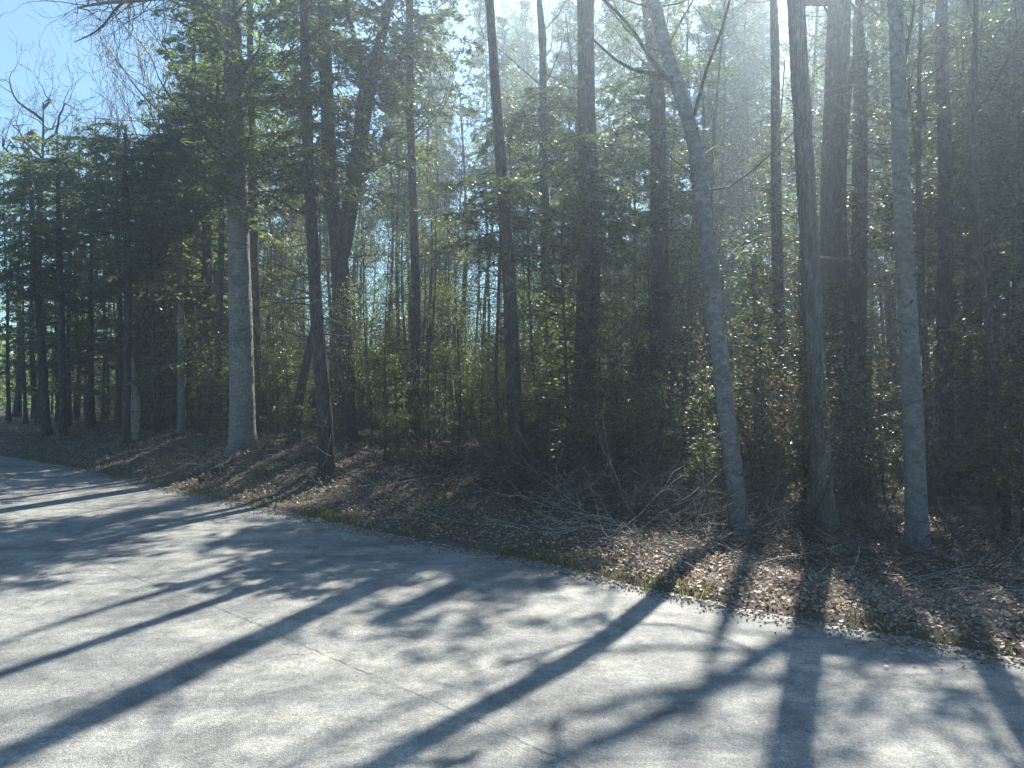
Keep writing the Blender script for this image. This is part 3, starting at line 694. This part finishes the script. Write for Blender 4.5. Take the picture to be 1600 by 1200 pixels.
bare_tree('oak_tree', 'small bare crooked crown low against the sky at the far left edge', 26, 170, 30, .13, 3, 3, .8, M['bark_dark'], .6, .3, 1.8, wig=.22, n_lim=5)
bare_tree('birch_tree', 'fine-twigged leafless tree fanning up against the sky left of the thick pale pine', 235, 45, 27, .13, 4, 3, .42, M['bark_grey'], .5, .3, 3.4, shrink=.62, n_lim=9)
bare_tree('birch_tree', 'smaller leafless tree with upright twigs left of the fanning one', 188, 120, 28, .10, 3, 3, .45, M['bark_grey'], .6, -.2, 2.2, n_lim=7)
bare_tree('birch_tree', 'leafless tree dotted with yellow buds behind the top of the thick pale pine', 290, 10, 22, .12, 3, 4, .55, M['twig'], .45, .2, 2.4, buds=4, n_lim=9)
bare_tree('maple_tree', 'thin reddish leafless crown between the dead oak and the fanning tree', 120, 150, 29, .09, 3, 3, .5, M['twig'], .6, 0, 1.8, n_lim=6)

# ------------------------------------------------------------------ evergreens, poles and saplings behind, each its own tree
def proto(name, label, group, pair, tm, cm, cat='tree'):
    e = thing(name, label, cat, (0, 0, 0), group)
    pair[0].build('trunk', tm, e, smooth=False)
    if pair[1] is not None and pair[1].v: pair[1].build('crown', cm, e)
    return e
LB_C = 'dense evergreen deep in the wood, one of many alike behind the front trunks'
LB_P = 'thin straight bare pole of a young tree in the dim inner wood'
LB_S = 'light green backlit sapling under the taller trees'
LB_L = 'dark evergreen with foliage nearly to the ground at the left of the wood'
protos = []
for s_, (H, bf, Rm, nb) in enumerate([(10, .26, 1.8, 190), (12, .36, 1.9, 200), (9, .14, 1.9, 190), (13, .5, 2.0, 170), (11, .28, 1.6, 180)]):
    protos.append((H, conifer(H, bf, Rm, nb, 100+s_, (.125, .055), .62, .02, .06)))
LP = []
for s_, (H, bf, Rm, nb) in enumerate([(9, .12, 1.8, 95), (8, .25, 1.7, 85), (10, .2, 1.6, 95)]):
    LP.append((H, proto('cedar_tree', LB_L, 'x', conifer(H, bf, Rm, nb, 160+s_, (.13, .06), .62, .02, .06, gaps=.5), M['bark_dark'], M['cedar'])))
P_obj = [(H, proto('evergreen_tree', LB_C, 'evergreens behind the front trunks', pr, M['bark_dark'], M['conifer'])) for H, pr in protos]
pol = []
for s_ in range(4):
    rng2 = rng; rng = np.random.default_rng(300+s_); m1 = MB(); H = 9.5
    hs = np.linspace(-.2, H, 14); P = np.stack([.1*np.sin(hs*.7+s_)+.02*hs, .08*np.cos(hs*.6), hs], 1); tube(m1, P, np.linspace(.055, .012, 14), 7, .05, .2)
    for i_ in range(34):
        h = rng.uniform(.8, H); a = rng.uniform(0, 6.28); p = np.array([np.interp(h, hs, P[:, 0]), np.interp(h, hs, P[:, 1]), h])
        grow(m1, p, (math.cos(a), math.sin(a), rng.uniform(-.1, .6)), rng.uniform(.3, 1.0), .008, 2 if h > 5 else 1, [], 3, 3, .15, .1, .7, .6, 4)
    rng = rng2; pol.append((H, proto('pole_tree', LB_P, 'thin poles in the inner wood', (m1, None), M['twig'], None)))
sap = []
for s_ in range(5):
    rng2 = rng; rng = np.random.default_rng(500+s_); m1, c1 = MB(), MB(); H = [2.6, 3.2, 2.2, 3.8, 3.0][s_]
    if s_ in (0, 1, 3):
        rng = rng2; a_, b_2 = conifer(H, .06, [.95, 1.0, 1.1][(0, 1, 3).index(s_)], 95, 510+s_, (.07, .03), .7, .04, .022, gaps=.1); m1, c1 = a_, b_2
    else:
        tips = []
        for st in range(3):
            a = rng.uniform(0, 6.28); grow(m1, (0, 0, -.05), (math.cos(a)*.3, math.sin(a)*.3, 1), H*.62, .014, 3, tips, 4, 4, .12, .2, .7, .6, 6)
        T = np.array([q for q, _ in tips]); T = np.repeat(T, 7, 0)+rng.normal(0, .10, (len(T)*7, 3))
        leaves(c1, T, rnd_unit(len(T)), np.array([0, 0, 1.])+rng.normal(0, .5, (len(T), 3)), rng.uniform(.03, .065, len(T)), rng.uniform(.02, .035, len(T)))
        rng = rng2
    sap.append((H, proto('sapling', LB_S, 'light green saplings under the trees', (m1, c1), M['twig'], M['young'] if s_ not in (3,) else M['cedar'], 'sapling')))
twg = []
for s_ in range(4):
    rng2 = rng; rng = np.random.default_rng(820+s_); m1, c1 = MB(), MB(); H = 7.0; tips = []
    hs = np.linspace(-.2, H, 12); P = np.stack([.12*np.sin(hs*.6+s_), .1*np.cos(hs*.7), hs], 1); tube(m1, P, np.linspace(.045, .01, 12), 6, .05, .2)
    for i_ in range(34):
        h = rng.uniform(.7, H*.98); a = rng.uniform(0, 6.28); p = np.array([np.interp(h, hs, P[:, 0]), np.interp(h, hs, P[:, 1]), h])
        grow(m1, p, (math.cos(a), math.sin(a), rng.uniform(.1, .9)), rng.uniform(.5, 1.3)*(1.1-.5*h/H), .011, 2, tips, 4, 3, .15, .15, .7, .6, 4, minr=.004)
    T = np.array([q for q, _ in tips]); T = np.repeat(T, 5, 0)+rng.normal(0, .11, (len(T)*5, 3))
    leaves(c1, T, rnd_unit(len(T)), np.array([0, 0, 1.])+rng.normal(0, .6, (len(T), 3)), rng.uniform(.035, .07, len(T)), rng.uniform(.02, .04, len(T)))
    rng = rng2; twg.append((H, proto('young_tree', 'x', 'x', (m1, c1), M['twig'], M['young'])))
brn = []
rng2 = rng; rng = np.random.default_rng(700); m1, c1 = MB(), MB(); tips = []
for st in range(3):
    a = rng.uniform(0, 6.28); grow(m1, (0, 0, -.05), (math.cos(a)*.3, math.sin(a)*.3, 1), 2.0, .014, 3, tips, 4, 4, .12, .2, .7, .6, 6)
T = np.array([q for q, _ in tips]); T = np.repeat(T, 4, 0)+rng.normal(0, .10, (len(T)*4, 3))
leaves(c1, T, rnd_unit(len(T)), rnd_unit(len(T)), rng.uniform(.035, .075, len(T)), rng.uniform(.02, .035, len(T))); rng = rng2
BR = proto('shrub', 'brown-leaved shrub still holding dry leaves among the trunks', 'brown-leaved shrubs', (m1, c1), M['twig'], M['dead_brown'], 'shrub')

placed = []
def ok(x, y, r):
    for a, b, c in placed:
        if (a-x)**2+(b-y)**2 < ((r+c)*.5)**2: return False
    placed.append((x, y, r)); return True
def px_of(x, y): return 800+x/y*F
def top_lim(px):           # highest row the crowns reach
    return np.interp(px, [-300, 0, 60, 130, 200, 235, 265, 300, 330], [250, 240, 205, 200, 225, 240, 120, 60, -200])
first = {}
def put(obj, H0, x, y, H, label, group, wide=1.0):
    s = H/H0; loc = (x, y, float(gh(x, y)))
    key = obj.name
    if key not in first:
        first[key] = 1; obj.location = loc; obj.rotation_euler = (0, 0, rng.uniform(0, 6.28)); obj.scale = (s*wide, s*wide, s)
        obj['label'] = label; obj['group'] = group; return obj
    return copy_thing(obj, loc, rng.uniform(0, 6.28), s*wide, label, group, s)
ZONES = [(330, 'left of the thick pale pine'), (480, 'between thick pale pine and slim dark trunk'), (610, 'behind the forked tree'),
         (760, 'right of the forked tree'), (960, 'behind the close dark middle trunks'), (1180, 'behind the pale leaning tree'),
         (1400, 'behind the shaggy trunk'), (9999, 'right of the smooth grey trunk')]
# places of the bank that the sun reaches in the photograph: no filler plant may stand in their light
LIT = [ray_ground(px, py) for px, py in ((330, 735), (380, 750), (420, 735), (450, 760), (520, 775), (560, 760), (600, 775), (640, 760), (640, 800), (700, 750),
       (590, 745), (480, 740), (420, 770), (690, 790), (1180, 850), (1230, 850), (1390, 800), (1520, 905), (560, 800))]
def shades(x, y, H, Rr):
    n_ = 0
    for bx_, by_, bz_ in LIT:
        dx, dy = x-bx_, y-by_; t_ = dx*math.sin(SUN_AZ)+dy*math.cos(SUN_AZ); l_ = abs(dx*math.cos(SUN_AZ)-dy*math.sin(SUN_AZ))
        if t_ > -.3 and l_ < Rr and t_*.9 < H: n_ += 1
    return n_
def zone(px):
    for a, b in ZONES:
        if px < a: return b
made = []
def plant(obj, H0, x, y, H, words_, kind_, wide=1.0):
    z_ = zone(px_of(x, y)); o = put(obj, H0, x, y, H, words_+' '+z_, kind_+' '+z_, wide); made.append((kind_+z_, y, o, words_, z_)); return o
# left thicket
n = 0
for _ in range(6000):
    if n >= 38: break
    y = rng.uniform(17, 28); px = rng.uniform(-120, 345); x = (px-800)/F*y; d = float(dist(x, y))
    if d < 2.2 or not ok(x, y, 1.0): continue
    ytop = top_lim(px)+rng.uniform(0, 70)+(90 if n % 3 == 0 else 0); H = min(CH+(HY-ytop)/F*y, 13)
    if H < 3: continue
    Hh, o = LP[rng.integers(0, 3)]
    plant(o, Hh, x, y, H, 'dark evergreen in the thicket', 'cedars', 1.3 if n % 2 else 1.0); n += 1
# evergreens behind the front trunks; short near the road, tall far back
n = 0
for _ in range(12000):
    if n >= 84: break
    y = 12+36*rng.uniform(); px = rng.uniform(300, 1760); x = (px-800)/F*y; d = float(dist(x, y))
    if d < 4.5 or not ok(x, y, 1.9 if y < 26 else 2.2): continue
    if 390 < px < 860 and rng.uniform() < (.7 if y < 26 else .5 if px < 620 else .1): continue
    if px > 1100 and y < 24 and rng.uniform() < .45: continue
    f_ = .55 if (y < 24 and 430 < px < 1150) else 1.0
    H = min((d*f_+.6)*rng.uniform(.82, 1.05), 25)
    if px < 380: H = min(H, CH+(HY-top_lim(px))/F*y)
    if shades(x, y, H, 1.5) > 0 and rng.uniform() < .93: placed.pop(); continue
    i_ = rng.integers(0, 5)
    if 380 < px < 860: i_ = 3
    Hh, o = P_obj[i_]
    plant(o, Hh, x, y, max(H, 3.5), 'dense evergreen', 'evergreens', (1.25 if H < 8 else 1.0 if H < 15 else .8)); n += 1
n = 0
for _ in range(8000):
    if n >= 165: break
    y = 12+30*rng.uniform()**1.1; px = rng.uniform(60, 1660); x = (px-800)/F*y; d = float(dist(x, y))
    if d < 2.6 or not ok(x, y, .5): continue
    if shades(x, y, 4, .25) and rng.uniform() < .7: placed.pop(); continue
    H = min(d*1.0+1.5, 13)*rng.uniform(.7, 1.1)
    if px < 330: H = min(H, CH+(HY-top_lim(px)-30)/F*y)
    Hh, o = pol[rng.integers(0, 4)]
    plant(o, Hh, x, y, max(H, 3), 'thin bare pole', 'poles', rng.uniform(.8, 1.5)); n += 1
n = 0
for _ in range(9000):
    if n >= 92: break
    px = rng.uniform(-20, 1640) if rng.uniform() < .45 else rng.uniform(390, 950) if rng.uniform() < .65 else rng.uniform(-40, 380); y = rng.uniform(13.5, 34); x = (px-800)/F*y; d = float(dist(x, y))
    if d < 3 or not ok(x, y, .9): continue
    H = rng.uniform(4.5, 8.5) if y < 20 else rng.uniform(6, 11); H = min(H, d*.95+1)
    if px < 340: H = min(H, (CH+(HY-top_lim(px))/F*y)*.8)
    if shades(x, y, H, .8) > 0 and rng.uniform() < .7: placed.pop(); continue
    Hh, o = twg[rng.integers(0, 4)]
    plant(o, Hh, x, y, H, 'twiggy young tree in thin new leaf', 'young trees', 1.0); n += 1
placed = []; n = 0
for _ in range(9000):
    if n >= 235: break
    px = rng.uniform(-40, 1650); y = rng.uniform(8.5, 24); x = (px-800)/F*y; d = float(dist(x, y))
    lo = np.interp(px, [-40, 380, 700, 900, 1200, 1600], [3.6, 2.0, 2.2, 3.2, 4.6, 5.0])
    if d < lo or not ok(x, y, .85): continue
    if px > 900 and rng.uniform() < .35: continue
    H = rng.uniform(1.3, 4.4)*(.6 if d < lo+1 else 1)
    if 380 < px < 880: H = min(H, rng.uniform(1.6, 3.0))
    if shades(x, y, H, .6) > 0 and rng.uniform() < .9: placed.pop(); continue
    Hh, o = sap[rng.integers(0, 5) if px < 1000 else (0, 1, 3)[rng.integers(0, 3)]]
    plant(o, Hh, x, y, H, 'young sapling under the taller trees', 'saplings', 1.0); n += 1
n = 0
for _ in range(3000):
    if n >= 14: break
    px = rng.uniform(850, 1500); y = rng.uniform(9, 20); x = (px-800)/F*y; d = float(dist(x, y))
    if d < 3.6 or not ok(x, y, .8): continue
    plant(BR, 2.9, x, y, rng.uniform(1.0, 2.4), 'brown-leaved shrub still holding dry leaves', 'brown shrubs', 1.1); n += 1
best = {}
for k_, y, o, w_, z_ in made:
    if k_ not in best or y < best[k_][0]: best[k_] = (y, o, w_, z_)
for y, o, w_, z_ in best.values(): o['label'] = 'nearest '+w_+' '+z_
# undergrowth filling the dim floor far back
mb = MB(); n = 60000
y = rng.uniform(24, 46, n); x = rng.uniform(-1.0, .85, n)*y; k = dist(x, y) > 5; x, y = x[k], y[k]; n = len(x)
hm_ = np.where(x < -.42*y, 1.7, .6)+.7*np.sin(x*1.1+y*.7)+.7*np.sin(x*.37-y*.9+1); z = gh(x, y)+rng.uniform(0, 1, n)*np.clip(hm_, .3, 3)
leaves(mb, np.stack([x, y, z], 1), rnd_unit(n), rnd_unit(n), rng.uniform(.08, .22, n), rng.uniform(.04, .10, n))
n = 26000; y = rng.uniform(40, 75, n); x = rng.uniform(-1.1, -.35, n)*y; z = gh(x, y)+rng.uniform(0, 1, n)*(3.2+1.4*np.sin(x*.6+y*.3))
leaves(mb, np.stack([x, y, z], 1), rnd_unit(n), rnd_unit(n), rng.uniform(.2, .5, n), rng.uniform(.12, .3, n))
tag(mb.build('undergrowth', M['cedar']), 'low leafy undergrowth covering the dim floor far behind the trunks', 'undergrowth', kind='stuff')

# far wood closing the view
mb = MB(); n = 60000
a = rng.uniform(-1.15, .95, n); rr = rng.uniform(48, 95, n); x = np.tan(a*.9)*rr; y = rr
hmax = 4.8+2.2*np.sin(a*31)+1.5*np.sin(a*77+1)+1.2*np.sin(rr*.9+a*50)
z = rng.uniform(0, 1, n)**.9*np.clip(hmax, 1.2, 9)
leaves(mb, np.stack([x, y, z], 1), rnd_unit(n), rnd_unit(n), rng.uniform(.3, .7, n), rng.uniform(.15, .4, n))
tag(mb.build('distant_wood', M['young']), 'far-off mass of wood seen through the trunks', 'distant wood', kind='stuff')

# leaves drifted against the trunk feet
mb = MB()
for bx_, by_, r_ in bases:
    if by_ > 20: continue
    m = 420; a = rng.uniform(0, 6.28, m); q = r_*1.2+np.abs(rng.normal(0, .16, m)); x = bx_+np.cos(a)*q; y = by_+np.sin(a)*q
    z = gh(x, y)+rng.uniform(.1, 1, m)*.13*np.exp(-(q-r_)/.15)+.01; b_a = rng.uniform(0, 6.28, m)
    leaves(mb, np.stack([x, y, z], 1), np.stack([np.cos(b_a), np.sin(b_a), rng.normal(0, .5, m)], 1), np.array([0, 0, 1.])+rng.normal(0, .6, (m, 3)), rng.uniform(.03, .07, m), rng.uniform(.02, .045, m))
tag(mb.build('drifted_leaves', M['dry']), 'dead leaves piled around the feet of the front trunks', 'leaf litter', kind='stuff')
# ------------------------------------------------------------------ brush and fallen branches
mb = MB()
for _ in range(1900):
    px = rng.uniform(560, 1560) if rng.uniform() < .45 else rng.uniform(640, 1140); y = rng.uniform(7, 13); x = (px-800)/F*y; d = float(dist(x, y))
    lo = np.interp(px, [560, 1000, 1600], [1.6, 1.5, 2.5])
    if d < lo or d > lo+3.2: continue
    a = rng.uniform(0, 6.28); z = float(gh(x, y))
    grow(mb, (x, y, z+rng.uniform(0, .12)), (math.cos(a), math.sin(a), rng.uniform(-.05, .6)), rng.uniform(.25, 1.0), .008, 1, [], 3, 3, .2, 0, .8, .6, 4, minr=.003)
for _ in range(420):
    px = rng.uniform(-20, 560); y = rng.uniform(11, 22); x = (px-800)/F*y; d = float(dist(x, y))
    if d < .9 or d > 3.5: continue
    a = rng.uniform(0, 6.28); z = float(gh(x, y))
    grow(mb, (x, y, z+rng.uniform(0, .1)), (math.cos(a), math.sin(a), rng.uniform(-.05, .5)), rng.uniform(.3, .9), .008, 1, [], 3, 3, .2, 0, .8, .6, 4, minr=.003)
tag(mb.build('brushwood', M['twig']), 'tangled dead twigs lying under the first trees', 'brushwood', kind='stuff')
logs = [('bleached crooked branch lying on the bank left of the leaning pale tree', [(1010, 815), (1045, 822), (1085, 828), (1115, 840)], .022, 'dead_wood'),
        ('thin bare branch arching over dark brush right of the widest trunk', [(905, 790), (940, 772), (975, 764), (1010, 770)], .016, 'dead_wood'),
        ('grey forked branch lying below the two close dark trunks', [(860, 800), (885, 785), (905, 780), (930, 788)], .018, 'dead_wood'),
        ('dark limb added along the trunk shadow below the foot of the thick pale pine', [(376, 712), (350, 728), (330, 742), (312, 754)], .07, 'bark_dark'),  # dark limb added where the pine's own shadow runs down the bank
        ('long thin stick on the sunny leaves left of the brush', [(620, 760), (660, 752), (700, 742), (735, 738)], .014, 'dead_wood'),
        ('pale stick lying in the leaves near the left end of the bank', [(180, 715), (215, 706), (250, 704)], .02, 'dead_wood'),
        ('short grey branch on the leaves between the smooth trunk and the shaggy trunk', [(1330, 850), (1365, 842), (1400, 848)], .014, 'dead_wood'),
        ('bare stick lying among dark leaves at the right corner of the bank', [(1480, 930), (1520, 922), (1570, 930)], .012, 'dead_wood')]
for lb, pts, r, mt in logs:
    P = []
    for px, py in pts:
        q = ray_ground(px, py); P.append((q[0], q[1], q[2]+r*.6+(.03 if r < .05 else 0)))
    e = thing('fallen_branch', lb, 'branch', P[0]); mb = MB(); Q, _ = smooth_path(P, 14); tube(mb, Q, np.linspace(r, r*.45, 14), 7, .1)
    tw = MB()
    for i_ in range(5 if r < .05 else 2):
        q = Q[rng.integers(3, 13)]; grow(tw, q, (rng.normal(0, 1), rng.normal(0, .6), rng.uniform(0, .5)), rng.uniform(.15, .4), r*.4, 1, [], 2, 4, .2, 0, .8, .6, 4)
    rel(mb, P[0]); rel(tw, P[0]); mb.build('stem', M[mt], e); tw.build('side_twigs', M[mt], e)
print('objects', len(bpy.data.objects))

mb = MB()
for _ in range(900):
    px = rng.uniform(-20, 1600) if rng.uniform() < .5 else rng.uniform(760, 1140); y = rng.uniform(6, 20); x = (px-800)/F*y; d = float(dist(x, y))
    if d < .7 or d > 4.5: continue
    a = rng.uniform(0, 6.28); z = float(gh(x, y))+.04
    grow(mb, (x, y, z), (math.cos(a), math.sin(a), rng.uniform(-.02, .25)), rng.uniform(.25, 1.1), rng.uniform(.005, .011), 1, [], 2, 4, .16, 0, .6, .5, 5, minr=.003)
tag(mb.build('dead_sticks', M['dead_wood']), 'bleached dead sticks strewn over the leaf litter', 'sticks', kind='stuff')
# ------------------------------------------------------------------ lens-flare veil, added as a lit volume of air
hz = MB(); a0, a1, b0, b1, c0, c1 = -90, 90, -12, 100, -1.6, 26
V = [(x, y, z) for z in (c0, c1) for y in (b0, b1) for x in (a0, a1)]
hz.add(V, [(0, 2, 3, 1), (4, 5, 7, 6), (0, 1, 5, 4), (2, 6, 7, 3), (0, 4, 6, 2), (1, 3, 7, 5)])
hm = bpy.data.materials.new('flare_haze_air'); hm.use_nodes = True; hn = hm.node_tree
hn.nodes.remove(hn.nodes['Principled BSDF']); pv = hn.nodes.new('ShaderNodeVolumePrincipled')
pv.inputs['Density'].default_value = .0041; pv.inputs['Color'].default_value = (.68, .84, 1, 1); pv.inputs['Anisotropy'].default_value = .7
hn.links.new(pv.outputs[0], hn.nodes['Material Output'].inputs['Volume'])
tag(hz.build('flare_haze', hm), 'added bright veil standing in for lens flare over the wood', 'flare_haze', kind='stuff')
